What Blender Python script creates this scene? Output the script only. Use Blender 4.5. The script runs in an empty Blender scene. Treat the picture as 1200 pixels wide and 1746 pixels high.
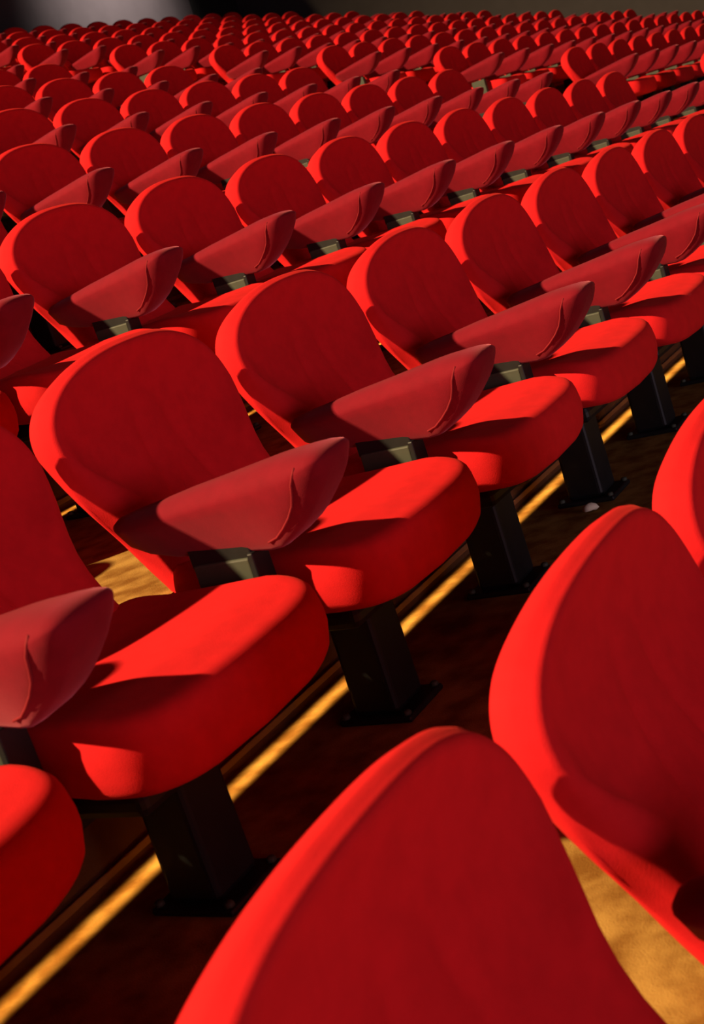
import bpy, math, random
from mathutils import Vector, Matrix
random.seed(4)
SC = bpy.context.scene
COL = SC.collection
PI = math.pi

# ------------------------------------------------------------------ camera
CAM_Z = 1.375                      # eye height above the floor of the front row
R = ((0.463, -0.341, 0.818), (-0.834, 0.147, 0.532), (-0.302, -0.929, -0.216))
r0 = Vector((R[0][0], R[1][0], R[2][0])).normalized()      # image right
fw = Vector((R[0][2], R[1][2], R[2][2])); fw = (fw - r0 * fw.dot(r0)).normalized()
up = r0.cross(fw)
cam_data = bpy.data.cameras.new('camera')
cam = bpy.data.objects.new('camera', cam_data); COL.objects.link(cam)
m = Matrix.Identity(4)
for i in range(3):
    m[i][0], m[i][1], m[i][2] = r0[i], up[i], -fw[i]
m[2][3] = CAM_Z
cam.matrix_world = m
cam_data.sensor_fit = 'VERTICAL'; cam_data.sensor_height = 36.0
cam_data.lens = 36.0 * 2300 / 1746
cam_data.clip_start = 0.02; cam_data.clip_end = 200
cam_data.dof.use_dof = True; cam_data.dof.focus_distance = 3.4; cam_data.dof.aperture_fstop = 8.0
SC.camera = cam

# ------------------------------------------------------------------ light
w = bpy.data.worlds.new('world'); SC.world = w; w.use_nodes = True
w.node_tree.nodes['Background'].inputs[0].default_value = (0.55, 0.5, 0.6, 1)
w.node_tree.nodes['Background'].inputs[1].default_value = 0.012

def aim(o, loc, target):
    o.location = loc
    o.rotation_euler = (Vector(target) - Vector(loc)).to_track_quat('-Z', 'Y').to_euler()

def spot(name, loc, target, power, size_deg, blend, radius, col):
    d = bpy.data.lights.new(name, 'SPOT'); d.energy = power; d.color = col
    d.spot_size = math.radians(size_deg); d.spot_blend = blend; d.shadow_soft_size = radius
    o = bpy.data.objects.new(name, d); COL.objects.link(o); aim(o, loc, target); return o

def area(name, loc, target, power, sx, sy, col):
    d = bpy.data.lights.new(name, 'AREA'); d.energy = power; d.color = col
    d.shape = 'RECTANGLE'; d.size = sx; d.size_y = sy
    o = bpy.data.objects.new(name, d); COL.objects.link(o); aim(o, loc, target); return o

WARM = (1.0, 0.70, 0.38)
# one house spotlight, far up on the left and slightly behind the near rows
KEY_DIR = Vector((-0.620, 0.515, 0.592)).normalized()
spot('spotlight_left', Vector((2.1, 1.5, 1.0)) + KEY_DIR * 38, (9.0, 3.0, 1.2), 150000, 48, 0.7, 0.4, WARM)
area('stage_wash', (-3.0, -12.5, 2.0), (5.0, 4.0, 1.2), 520, 6, 2, (1.0, 0.74, 0.92))
SC.view_settings.view_transform = 'Standard'; SC.view_settings.look = 'None'
SC.view_settings.exposure = 0.0; SC.view_settings.gamma = 1.0
SC.view_settings.use_curve_mapping = False

# ------------------------------------------------------------------ materials
def mat(name, col, rough=0.8, var=0.0, scale=40, bump=0.0, bscale=600, sheen=0.0, sheen_tint=None, spec=0.3, metal=0.0, col2=None):
    m = bpy.data.materials.new(name); m.use_nodes = True
    nt = m.node_tree; b = nt.nodes['Principled BSDF']
    b.inputs['Roughness'].default_value = rough
    b.inputs['Specular IOR Level'].default_value = spec
    b.inputs['Metallic'].default_value = metal
    if sheen:
        b.inputs['Sheen Weight'].default_value = sheen
        b.inputs['Sheen Roughness'].default_value = 0.4
        b.inputs['Sheen Tint'].default_value = (*(sheen_tint or col), 1)
    tc = nt.nodes.new('ShaderNodeTexCoord')
    n = nt.nodes.new('ShaderNodeTexNoise'); n.inputs['Scale'].default_value = scale; n.inputs['Detail'].default_value = 6
    nt.links.new(tc.outputs['Object'], n.inputs['Vector'])
    cr = nt.nodes.new('ShaderNodeValToRGB')
    c2 = col2 or tuple(c * (1 - var) for c in col)
    cr.color_ramp.elements[0].position = 0.35; cr.color_ramp.elements[0].color = (*c2, 1)
    cr.color_ramp.elements[1].position = 0.65; cr.color_ramp.elements[1].color = (*col, 1)
    nt.links.new(n.outputs['Fac'], cr.inputs['Fac']); nt.links.new(cr.outputs['Color'], b.inputs['Base Color'])
    if bump:
        n2 = nt.nodes.new('ShaderNodeTexNoise'); n2.inputs['Scale'].default_value = bscale; n2.inputs['Detail'].default_value = 3
        nt.links.new(tc.outputs['Object'], n2.inputs['Vector'])
        bp = nt.nodes.new('ShaderNodeBump'); bp.inputs['Strength'].default_value = bump; bp.inputs['Distance'].default_value = 0.002
        nt.links.new(n2.outputs['Fac'], bp.inputs['Height']); nt.links.new(bp.outputs['Normal'], b.inputs['Normal'])
    return m

M_RED = mat('red_upholstery', (0.68, 0.012, 0.016), 0.9, 0.10, 30, 0.22, 500, 0.12, (1.0, 0.10, 0.06), 0.15)
M_ARM = mat('worn_red_armrest_cloth', (0.20, 0.004, 0.013), 0.85, 0.12, 30, 0.2, 500, 0.42, (1.0, 0.28, 0.34), 0.15)
M_SEAM = mat('dark_red_seam', (0.22, 0.008, 0.014), 0.85, 0.1, 60)
M_BLACK = mat('black_painted_metal', (0.012, 0.013, 0.013), 0.5, 0.3, 20)
M_GREY = mat('grey_green_steel', (0.060, 0.070, 0.048), 0.6, 0.15, 25)
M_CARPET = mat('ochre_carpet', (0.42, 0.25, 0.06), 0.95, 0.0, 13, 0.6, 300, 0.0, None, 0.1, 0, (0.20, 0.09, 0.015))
M_RISER = mat('shaded_riser_carpet', (0.10, 0.045, 0.02), 0.95, 0.2, 14, 0.4, 300, 0, None, 0.1)  # the floor's carpet again, its shade put into a darker colour
M_TRIM = mat('brown_riser_trim', (0.16, 0.07, 0.03), 0.7, 0.2, 14)
M_WALL = mat('dark_plaster_wall', (0.038, 0.034, 0.036), 0.95, 0.12, 2.5)
M_DOOR = mat('dark_doorway', (0.02, 0.022, 0.02), 0.9, 0.2, 3)
M_PAPER = mat('cream_paper', (0.75, 0.70, 0.5), 0.9, 0.1, 30)

# ------------------------------------------------------------------ mesh helpers
def lin(tab, t):
    if t <= tab[0][0]: return tab[0][1]
    for (a, va), (b, vb) in zip(tab, tab[1:]):
        if t <= b:
            k = (t - a) / (b - a); return va + (vb - va) * k
    return tab[-1][1]

def smooth_tab(tab, t):             # Catmull-Rom through the table
    n = len(tab)
    if t <= tab[0][0]: return tab[0][1]
    if t >= tab[-1][0]: return tab[-1][1]
    for i in range(n - 1):
        if t <= tab[i + 1][0]: break
    x0, x1 = tab[i][0], tab[i + 1][0]; y0, y1 = tab[i][1], tab[i + 1][1]
    def sl(j):
        a = max(0, j - 1); b = min(n - 1, j + 1)
        return (tab[b][1] - tab[a][1]) / (tab[b][0] - tab[a][0])
    h = x1 - x0; k = (t - x0) / h
    return ((2*k**3 - 3*k*k + 1) * y0 + (k**3 - 2*k*k + k) * h * sl(i)
            + (-2*k**3 + 3*k*k) * y1 + (k**3 - k*k) * h * sl(i + 1))

def sstep(a, b, x):
    t = min(1, max(0, (x - a) / (b - a))); return t * t * (3 - 2 * t)

def mesh(name, verts, faces, material, smooth=True):
    me = bpy.data.meshes.new(name); me.from_pydata([tuple(v) for v in verts], [], faces)
    me.materials.append(material)
    if smooth:
        for p in me.polygons: p.use_smooth = True
    me.update(); return me

def link(name, me, parent=None):
    o = bpy.data.objects.new(name, me); COL.objects.link(o)
    if parent is not None: o.parent = parent
    return o

def rings_mesh(name, rings, material, close_ends=True):
    """rings: list of equal-length closed loops of 3-D points, stitched one to the next"""
    n = len(rings[0]); v = [p for r in rings for p in r]; f = []
    for i in range(len(rings) - 1):
        a = i * n; b = a + n
        for j in range(n):
            k = (j + 1) % n
            f.append((a + j, a + k, b + k, b + j))
    if close_ends:
        for i, rev in ((0, True), (len(rings) - 1, False)):
            c = Vector((0, 0, 0))
            for p in rings[i]: c += Vector(p)
            c /= n; v.append(tuple(c)); ci = len(v) - 1
            for j in range(n):
                k = (j + 1) % n
                t = (i * n + j, i * n + k, ci)
                f.append(t[::-1] if rev else t)
    return mesh(name, v, f, material)

def box_mesh(name, lo, hi, material, bev=0.0, taper=1.0, seg=3):
    """box with rounded vertical corners and slightly rounded top and bottom edges"""
    cx, cy = (lo[0]+hi[0])/2, (lo[1]+hi[1])/2; hx, hy = (hi[0]-lo[0])/2, (hi[1]-lo[1])/2
    def loop(inset, z, s=1.0):
        pts = []; r = max(bev, 1e-4)
        for qx, qy, a0 in ((1, 1, 0), (-1, 1, PI/2), (-1, -1, PI), (1, -1, 3*PI/2)):
            for k in range(seg + 1):
                a = a0 + PI/2*k/seg
                pts.append((cx + s*(qx*(hx-r) + (r-inset)*math.cos(a)), cy + s*(qy*(hy-r) + (r-inset)*math.sin(a)), z))
        return pts
    b = bev
    rs = [loop(b*0.9, lo[2]), loop(b*0.3, lo[2]+b*0.3), loop(0, lo[2]+b), loop(0, hi[2]-b, taper), loop(b*0.3, hi[2]-b*0.3, taper), loop(b*0.9, hi[2], taper)] if b else [loop(0, lo[2]), loop(0, hi[2], taper)]
    me = rings_mesh(name, rs, material)
    for p in me.polygons: p.use_smooth = False
    return me

def tube_mesh(name, pts, r, material, n=8):
    rings = []
    for i, p in enumerate(pts):
        p = Vector(p); a = Vector(pts[max(0, i-1)]); b = Vector(pts[min(len(pts)-1, i+1)])
        d = (b - a).normalized(); s = d.cross(Vector((0.3, 0.2, 0.93))).normalized(); t = d.cross(s)
        rings.append([tuple(p + s*r*math.cos(2*PI*k/n) + t*r*math.sin(2*PI*k/n)) for k in range(n)])
    return rings_mesh(name, rings, material)

# ------------------------------------------------------------------ the theatre chair
# local frame: x along the row, -y the way the sitter faces, z up from the tier's floor
REAR = [(.25, .205), (.30, .222), (.36, .240), (.46, .300), (.557, .348), (.65, .388), (.72, .412), (.79, .416), (.84, .40), (.87, .385)]
CENTRE = [(.25, .115), (.30, .135), (.36, .165), (.42, .205), (.50, .27), (.60, .322), (.70, .348), (.78, .352), (.83, .344), (.87, .33)]
BOLSTER = [(.30, .030), (.42, .042), (.52, .045), (.60, .036), (.68, .018), (.75, .008), (.80, .004), (.87, .0)]     # how far the pad's rim stands proud of its middle
WIDTH = [(.33, .236), (.40, .242), (.50, .254), (.58, .276), (.64, .290), (.70, .300)]
BACK_W, BACK_TOP, BACK_SH = 0.300, 0.862, 0.70

def back_outline():
    half = []
    for k in range(7): half.append((0.205 * k / 6, .27))
    for k in range(1, 5):
        a = -PI/2 + PI/2*k/4; half.append((.205 + .03*math.cos(a), .30 + .03*math.sin(a)))
    for k in range(1, 13):
        f = .30 + (BACK_SH - .30) * k / 12; half.append((smooth_tab(WIDTH, f), f))
    for k in range(1, 31):
        a = PI/2*k/30
        half.append((BACK_W * max(0, math.cos(a)) ** (2/2.3), BACK_SH + (BACK_TOP - BACK_SH) * math.sin(a) ** (2/2.3)))
    half[-1] = (0.0, BACK_TOP)
    return half + [(-x, f) for x, f in half[-2:0:-1]]

def make_back():
    out = back_outline(); n = len(out); C = Vector((0, .60))
    P = [Vector(p) for p in out]; N = []
    for i in range(n):
        d = P[(i+1) % n] - P[i-1]; N.append(Vector((d.y, -d.x)).normalized())
    def edge_y(x, f):
        return smooth_tab(CENTRE, f) - smooth_tab(BOLSTER, f) * sstep(.45, .95, abs(x) / .262)
    def low(f): return sstep(.70, .52, f)
    rings = []
    def ring(inset, s, fy):
        r = []
        for i in range(n):
            p = P[i] - N[i] * inset; p = C + (p - C) * s
            r.append((p.x, fy(p.x, p.y, i), p.y))
        rings.append(r)
    rear = lambda f: smooth_tab(REAR, f)
    for s, b in ((.15, .016), (.5, .014), (.8, .008)): ring(.018, s, lambda x, f, i, b=b: rear(f) + b)
    ring(.016, 1, lambda x, f, i: rear(f))
    ring(.006, 1, lambda x, f, i: rear(f) - .004)
    ring(.000, 1, lambda x, f, i: rear(f) - .014)
    DL, REC = .070, .052
    side = lambda x, f: edge_y(x, f) + .020 + REC * low(f) * sstep(.3, .9, abs(x) / .25)
    for k in (.3, .5, .7):
        ring(-.004, 1, lambda x, f, i, k=k: (rear(f) - .014) * (1-k) + side(x, f) * k)
    def vring(d0, dl, fy):              # inset that grows towards the seat on the two sides
        r = []
        for i in range(n):
            q = P[i]; wide = low(q.y) * sstep(.5, .9, abs(q.x) / .25) * sstep(.27, .33, q.y)
            p = q - N[i] * (d0 + dl * wide)
            r.append((p.x, fy(p.x, p.y, wide), p.y))
        rings.append(r)
    for d0, df, y0_, rf in ((0, 0, .020, 1), (.002, .10, .012, .72), (.005, .25, .006, .44), (.009, .48, .003, .20), (.013, .74, .001, .06), (.017, 1, 0, 0)):
        vring(d0, DL * df, lambda x, f, w_, y0_=y0_, rf=rf: edge_y(x, f) + y0_ + REC * rf * w_)
    base = []
    for i in range(n):
        o_ = P[i]; wide = low(o_.y) * sstep(.3, .9, abs(o_.x) / .25) * sstep(.27, .33, o_.y)
        base.append(o_ - N[i] * (.017 + DL * wide))
    off = [edge_y(p.x, p.y) - smooth_tab(CENTRE, p.y) for p in base]
    for _ in range(5):                      # even out the loop round the lower corners
        nb = [(base[i-1] + base[i] * 2 + base[(i+1) % n]) / 4 if P[i].y < .45 else base[i] for i in range(n)]
        off = [(off[i-1] + off[i] * 2 + off[(i+1) % n]) / 4 for i in range(n)]
        base = nb
    for q in range(1, 26):
        s = 1 - q / 26; r = []
        for i in range(n):
            p = C + (base[i] - C) * s
            x, f = p.x, p.y; y = smooth_tab(CENTRE, f) + off[i] * s ** 5
            for px in (-.062, .062):            # two soft pleats running down the pad
                pxx = px * (1.25 - .55 * sstep(.40, .78, f))
                y += .0075 * math.exp(-((x - pxx) / .013) ** 2) * (1 - sstep(.62, .78, f))
            r.append((x, y, f))
        rings.append(r)
    return rings_mesh('backrest', rings, M_RED)

def make_seat():
    n = 72; hx, y0, y1 = .279, -.222, .243; rings = []
    base = []
    for k in range(n):
        a = 2*PI*k/n; c, s = math.cos(a), math.sin(a)
        e = 2/6.5 if s < 0 else 2/7
        x = hx * math.copysign(abs(c) ** e, c)
        cy = .02; hy = (cy - y0) if s < 0 else (y1 - cy)
        y = cy + hy * math.copysign(abs(s) ** e, s)
        if s < 0: y += .012 * (x / hx) ** 2 * abs(s)      # bowed front edge
        base.append(Vector((x, y)))
    N = []
    for i in range(n):
        d = base[(i+1) % n] - base[i-1]; N.append(Vector((d.y, -d.x)).normalized())
    def top(x, y):
        z = .432 - .008 * sstep(-.08, .10, y) + .010 * sstep(.10, .24, y)
        z -= .018 * sstep(.09, .22, -y)
        z += .010 * (abs(x) / hx) ** 3
        z -= .008 * math.exp(-(x/.14)**2) * sstep(-.16, .0, y)
        return z
    def bot(x, y):
        return .285 + .030 * sstep(-.12, .2, y) + .030 * (abs(x) / hx) ** 3
    C = Vector((0, .01))
    def ring(inset, s, fz, yb=0):
        r = []
        for i in range(n):
            p = base[i] - N[i] * inset; p = C + (p - C) * s
            r.append((p.x, p.y + yb, fz(p.x, p.y)))
        rings.append(r)
    for s in (.2, .5, .8): ring(.03, s, bot)
    ring(.026, 1, bot); ring(.012, 1, lambda x, y: bot(x, y) + .004); ring(.004, 1, lambda x, y: bot(x, y) + .014)
    ring(.000, 1, lambda x, y: bot(x, y) + .030)
    for k in (.3, .6): ring(-.004, 1, lambda x, y, k=k: (bot(x, y) + .03) * (1-k) + (top(x, y) - .028) * k)
    ring(.000, 1, lambda x, y: top(x, y) - .026)
    ring(.004, 1, lambda x, y: top(x, y) - .013)
    ring(.012, 1, lambda x, y: top(x, y) - .004)
    ring(.024, 1, top)
    for q in range(1, 16): ring(.024, 1 - q/16, top)
    return rings_mesh('seat', rings, M_RED)

ARM = [(.240, 0.0091, .556, .545), (.234, 0.0228, .566, .530), (.220, 0.0353, .573, .512), (.18, 0.0456, .580, .494), (.12, 0.0524, .588, .480),
       (.05, 0.0570, .599, .474), (-.03, 0.0616, .609, .470), (-.09, 0.0661, .617, .466), (-.12, 0.0684, .621, .470), (-.15, 0.0695, .625, .484), (-.18, 0.0707, .628, .502),
       (-.20, 0.0712, .629, .517), (-.22, 0.0712, .630, .536), (-.24, 0.0695, .630, .557), (-.253, 0.0650, .628, .573), (-.262, 0.0547, .624, .588), (-.267, 0.0365, .618, .598), (-.269, 0.0137, .612, .605)]
AX = -.325
def arm_section(y, w, t, b, n=36):
    pts = []; h = t - b; fr = sstep(-.05, -.17, y)
    zc = t - min(.34*h, w*.60)
    for k in range(n):
        a = 2*PI*k/n; s, c = math.sin(a), math.cos(a)
        if s >= 0: x = w * math.copysign(abs(c) ** .85, c); z = zc + (t - zc) * abs(s) ** .9
        else:
            u_ = abs(s); z = zc - (zc - b) * u_ ** (1.0 - .25 * fr)
            x = w * math.copysign(abs(c) ** (.24 - .04 * fr), c) * (1 - (.72 - .36 * fr) * u_)
        pts.append((AX + x, y, z))
    return pts
def make_arm(dx=0.0):
    rings = [[(x + dx, yy, z) for x, yy, z in arm_section(y, w, t, b)] for y, w, t, b in ARM]
    return rings_mesh('armrest', rings, M_ARM)
def make_arm_seam(dx=0.0):          # the stitched welt between the armrest's side and its nose
    pts = []
    # find the side of the armrest at a given station and height
    def side_x(y, z):
        for (y1_, w1, t1, b1), (y0_, w0, t0, b0) in zip(ARM, ARM[1:]):
            if y0_ <= y <= y1_:
                k = (y - y0_) / (y1_ - y0_); sec = arm_section(y, w0+(w1-w0)*k, t0+(t1-t0)*k, b0+(b1-b0)*k)
                best = min((q for q in sec if q[0] < AX), key=lambda q: abs(q[2] - z)); return best[0]
        return AX - .05
    for y, z in [(-.222, .612), (-.216, .600), (-.208, .585), (-.200, .566), (-.190, .548), (-.172, .528), (-.15, .510), (-.125, .494), (-.10, .486)]:
        pts.append((side_x(y, z) + .0006 + dx, y, z))
    return tube_mesh('seam', pts, .0022, M_SEAM)

ME = {}
ME['back'] = make_back(); ME['seat'] = make_seat()
ME['arm'] = make_arm(); ME['arm_r'] = make_arm(.65)
ME['seam'] = make_arm_seam(); ME['seam_r'] = make_arm_seam(.65)
def shell_mesh():                   # thin moulded rear shell that wraps the lower back
    prof = [(.31, .230), (.36, .244), (.46, .305), (.557, .352), (.62, .380)]
    v = []; nx = 13
    for off in (0, .010):
        for f, y in prof:
            w_ = .232 + .030 * sstep(.40, .62, f)
            for k in range(nx):
                x = -w_ + 2*w_*k/(nx-1); v.append((x, y + off - .030 * (abs(x)/w_) ** 6, f))
    rows = len(prof); S = rows * nx; f_ = []
    for i in range(rows-1):
        for k in range(nx-1):
            a = i*nx + k; f_.append((a, a+1, a+nx+1, a+nx)); f_.append((S+a+nx, S+a+nx+1, S+a+1, S+a))
    for i in range(rows-1):
        a = i*nx; f_.append((a, a+nx, S+a+nx, S+a)); a = i*nx + nx-1; f_.append((a+nx, a, S+a, S+a+nx))
    for k in range(nx-1):
        f_.append((k+1, k, S+k, S+k+1)); a = (rows-1)*nx + k; f_.append((a, a+1, S+a+1, S+a))
    return mesh('rear_shell', v, f_, M_SEAM)
ME['shell'] = shell_mesh()
ME['panel'] = box_mesh('side_panel', (AX-.024, -.040, .33), (AX+.024, .085, .462), M_GREY, .004)
ME['cap'] = box_mesh('gap_shade_block', (AX-.019, -.045, .455), (AX+.019, .090, .492), M_BLACK, .003)  # black block painting the shade of the recess under the armrest
ME['edge'] = box_mesh('front_flange', (AX-.026, -.052, .33), (AX+.026, -.0395, .47), M_BLACK, .003)
ME['panel_r'] = box_mesh('side_panel', (AX+.65-.024, -.040, .33), (AX+.65+.024, .085, .462), M_GREY, .004)
ME['cap_r'] = box_mesh('gap_shade_block', (AX+.65-.019, -.045, .455), (AX+.65+.019, .090, .492), M_BLACK, .003)
ME['edge_r'] = box_mesh('front_flange', (AX+.65-.026, -.052, .33), (AX+.65+.026, -.0395, .47), M_BLACK, .003)
ME['ped'] = box_mesh('pedestal', (-.066, -.050, .012), (.050, .055, .30), M_BLACK, .012, .96)
ME['base'] = box_mesh('base_plate', (-.085, -.085, 0), (.07, .085, .014), M_BLACK, .006)
def bolt_mesh():
    return rings_mesh('bolt', [[(r*math.cos(PI*k/3), r*math.sin(PI*k/3), z) for k in range(6)] for r, z in ((.009, .0), (.009, .007), (.006, .010))], M_GREY)
ME['bolt'] = bolt_mesh()
ME['beam'] = box_mesh('cross_beam', (-.322, .02, .235), (.322, .06, .262), M_BLACK, .004)
ME['pan'] = box_mesh('seat_pan', (-.235, -.14, .262), (.235, .215, .305), M_BLACK, .015)

def make_chair(full=True, right=False):
    t = bpy.data.objects.new('theatre_chair', None); COL.objects.link(t)
    t.empty_display_size = .1
    s = link('seat', ME['seat'], t); b = link('backrest', ME['back'], t)
    for suf in (('', '_r') if right else ('',)):
        a = link('armrest', ME['arm' + suf], t); a['label'] = 'padded armrest in duller pinkish red cloth'
        p = link('side_panel', ME['panel' + suf], t); p['label'] = 'grey green steel panel under the armrest'
        if full:
            link('seam', ME['seam' + suf], a); link('gap_shade_block', ME['cap' + suf], p); link('front_flange', ME['edge' + suf], p)
    d = link('pedestal', ME['ped'], t); d['label'] = 'black pedestal leg'
    if full:
        link('rear_shell', ME['shell'], b); link('seat_pan', ME['pan'], s)
        e = link('base_plate', ME['base'], d)
        for x in (-.072, .057):
            for y in (-.072, .072):
                q = link('bolt', ME['bolt'], d); q.location = (x, y, .013)
        link('cross_beam', ME['beam'], t)
    return t

def copy_tree(o, parent=None):
    c = o.copy(); COL.objects.link(c)
    if parent is not None: c.parent = parent
    for ch in list(o.children): copy_tree(ch, c)
    return c

# ------------------------------------------------------------------ where the rows stand
PITCH, X0, DY, DZ = .65, .205, 1.155, .387
Y2 = 1.45                                   # pedestal line of the second row
def row_y(r): return Y2 + (r - 2) * DY
def row_z(r): return (r - 1) * DZ if r > 1 else .03
f_px = 2300.
def project(p):
    v = Vector(p) - Vector((0, 0, CAM_Z)); z = v.dot(fw)
    if z < .15: return None
    return (600 + f_px * v.dot(r0) / z, 873 - f_px * v.dot(up) / z)
BB = [(x, y, z) for x in (-.28, .28) for y, z in ((.4, .85), (.35, .6), (-.2, .3), (-.2, .43), (.1, 0), (.3, .4))] + [(-.39, .2, .55), (-.39, -.26, .62)]
def in_view(x, y, z, mg=0):
    q = [project((x+a, y+b, z+c)) for a, b, c in BB]
    q = [p for p in q if p]
    if len(q) < 5: return False
    return max(p[0] for p in q) > -mg and min(p[0] for p in q) < 1200 + mg and max(p[1] for p in q) > -mg and min(p[1] for p in q) < 1746 + mg

ORD = ['zeroth', 'first', 'second', 'third', 'fourth', 'fifth', 'sixth', 'seventh', 'eighth', 'ninth', 'tenth', 'eleventh', 'twelfth',
       'thirteenth', 'fourteenth', 'fifteenth', 'sixteenth', 'seventeenth', 'eighteenth', 'nineteenth', 'twentieth']
ROWN = {1: 'front row', 2: 'second row', 3: 'third row', 4: 'fourth row', 5: 'fifth row', 6: 'sixth row', 7: 'seventh row',
        8: 'eighth row', 9: 'ninth row', 10: 'tenth row', 11: 'eleventh row', 12: 'last row'}
protos = {}
def place(r, x, label, group, full, right):
    key = (full, right)
    if key not in protos: c = protos[key] = make_chair(full, right)
    else: c = copy_tree(protos[key])
    c.location = (x, row_y(r), row_z(r))
    c['label'] = label; c['category'] = 'chair'; c['group'] = group
    return c

K_END = 15
count = 0
for r in range(1, 13):
    y, z = row_y(r), row_z(r)
    vis = [k for k in range(-1, K_END) if in_view(X0 + PITCH*k + (0 if r > 0 else 0), y, z)]
    ks = vis[:]
    if r <= 4 and ks and ks[0] > -1: ks = [ks[0] - 1] + ks
    if r <= 4 and ks and ks[0] > -1: ks = [ks[0] - 1] + ks
    for k in ks:
        x = X0 + PITCH * k
        if k not in vis:
            if (x ** 2 + (y - .1) ** 2) < .25: continue
            lab = 'red theatre chair of the %s just outside the left edge of the photo' % ROWN[r]; g = 'chairs just past the left edge of the %s' % ROWN[r]
        elif r <= 2:
            lab = 'red theatre chair with a tall rounded back, %s from the left in the %s' % (ORD[k - vis[0] + 1], ROWN[r]); g = 'red chairs of the %s' % ROWN[r]
        else:
            n = K_END - k
            lab = ('red theatre chair at the aisle end of the %s, near block' % ROWN[r]) if n == 1 else \
                  'red theatre chair in the near block, %s, %s from the aisle' % (ROWN[r], ORD[n])
            g = 'red chairs of the near block, %s' % ROWN[r]
        place(r, x, lab, g, r <= 5, k == K_END - 1); count += 1
    xf = 12.09
    for j in range(16):
        x = xf + PITCH * j
        if not in_view(x, y, z): continue
        if j == 0: lab = 'distant red theatre chair at the aisle end, far block, %s' % ROWN[r]
        elif j == 15: lab = 'distant red theatre chair at the side wall end, far block, %s' % ROWN[r]
        else: lab = 'distant red theatre chair in the far block, %s, %s from the aisle' % (ROWN[r], ORD[j + 1])
        place(r, x, lab, 'red chairs of the far block, %s' % ROWN[r], False, j == 15); count += 1
print('chairs', count)

# ------------------------------------------------------------------ the hall
def riser_y(r): return 1.694 + (r - 2) * DY          # riser that climbs from row r to row r+1
XA, XB, YB = -3.0, 24.6, 14.9
v, fc, mats = [], [], []
prof = [(-3.0, row_z(1))]
for r in range(1, 12): prof += [(riser_y(r), row_z(r)), (riser_y(r), row_z(r+1))]
prof.append((YB + .2, row_z(12)))
for y, z in prof: v += [(XA, y, z), (XB, y, z)]
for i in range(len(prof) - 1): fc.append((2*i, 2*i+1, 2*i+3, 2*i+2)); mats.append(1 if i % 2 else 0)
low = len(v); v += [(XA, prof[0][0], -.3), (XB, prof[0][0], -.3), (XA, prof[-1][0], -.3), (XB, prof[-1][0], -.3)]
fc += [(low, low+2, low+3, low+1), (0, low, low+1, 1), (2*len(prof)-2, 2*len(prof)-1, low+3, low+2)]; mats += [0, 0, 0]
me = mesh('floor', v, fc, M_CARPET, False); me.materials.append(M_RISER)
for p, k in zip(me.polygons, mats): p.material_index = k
fl = link('floor', me); fl['kind'] = 'structure'
for r in range(1, 12):
    t = link('trim_%d' % r, box_mesh('trim', (XA, riser_y(r) - .008, row_z(r) + .018), (XB, riser_y(r), row_z(r) + .034), M_TRIM, .002)); t['kind'] = 'structure'
def slab(name, lo, hi, m_):
    o = link(name, box_mesh(name, lo, hi, m_)); o['kind'] = 'structure'; return o
slab('wall_right', (XB, -3, -.3), (XB + .2, YB + .2, 9), M_WALL)
M_WALL2 = mat('plaster_wall', (0.085, 0.074, 0.074), 0.95, 0.12, 2.5)
slab('wall_back', (-3, YB, 3.9), (XB, YB + .2, 9), M_WALL2)
slab('door_1', (23.0, YB - .05, row_z(12)), (24.55, YB, row_z(12) + 2.15), M_DOOR)
s = bpy.data.meshes.new('paper_scrap')
pts = [(.022*math.cos(a)*(.7+.5*random.random()), .022*math.sin(a)*(.7+.5*random.random())) for a in [2*PI*k/9 for k in range(9)]]
rr = [[(x*q, y_*q, z_ + .004*random.random()) for x, y_ in pts] for q, z_ in ((.6, .001), (1, .006), (.8, .016), (.3, .022))]
pap = link('paper_scrap', rings_mesh('paper_scrap', rr, M_PAPER))
pap.location = (3.30, 1.41, row_z(2) + .002); pap['label'] = 'small crumpled cream paper scrap on the dark floor of the second row'; pap['category'] = 'litter'
def added_floor_light(r, x0, x1, watts):       # unseen area light, added to brighten the floor along the riser
    d = bpy.data.lights.new('added_floor_light', 'AREA'); d.shape = 'RECTANGLE'; d.size = x1 - x0; d.size_y = .012
    d.energy = watts; d.color = (1.0, .62, .25); d.spread = math.radians(14)
    o = bpy.data.objects.new('added_floor_light', d); COL.objects.link(o)
    o.location = ((x0 + x1) / 2, riser_y(r) - .045, row_z(r) + .250)
for r in (2, 3): added_floor_light(r, -.5, 9.9, 4.2)
spot('wall_washer', (20.6, 12.2, 7.4), (20.6, 14.9, 6.2), 1300, 84, 1.0, .1, (1.0, .84, .80))
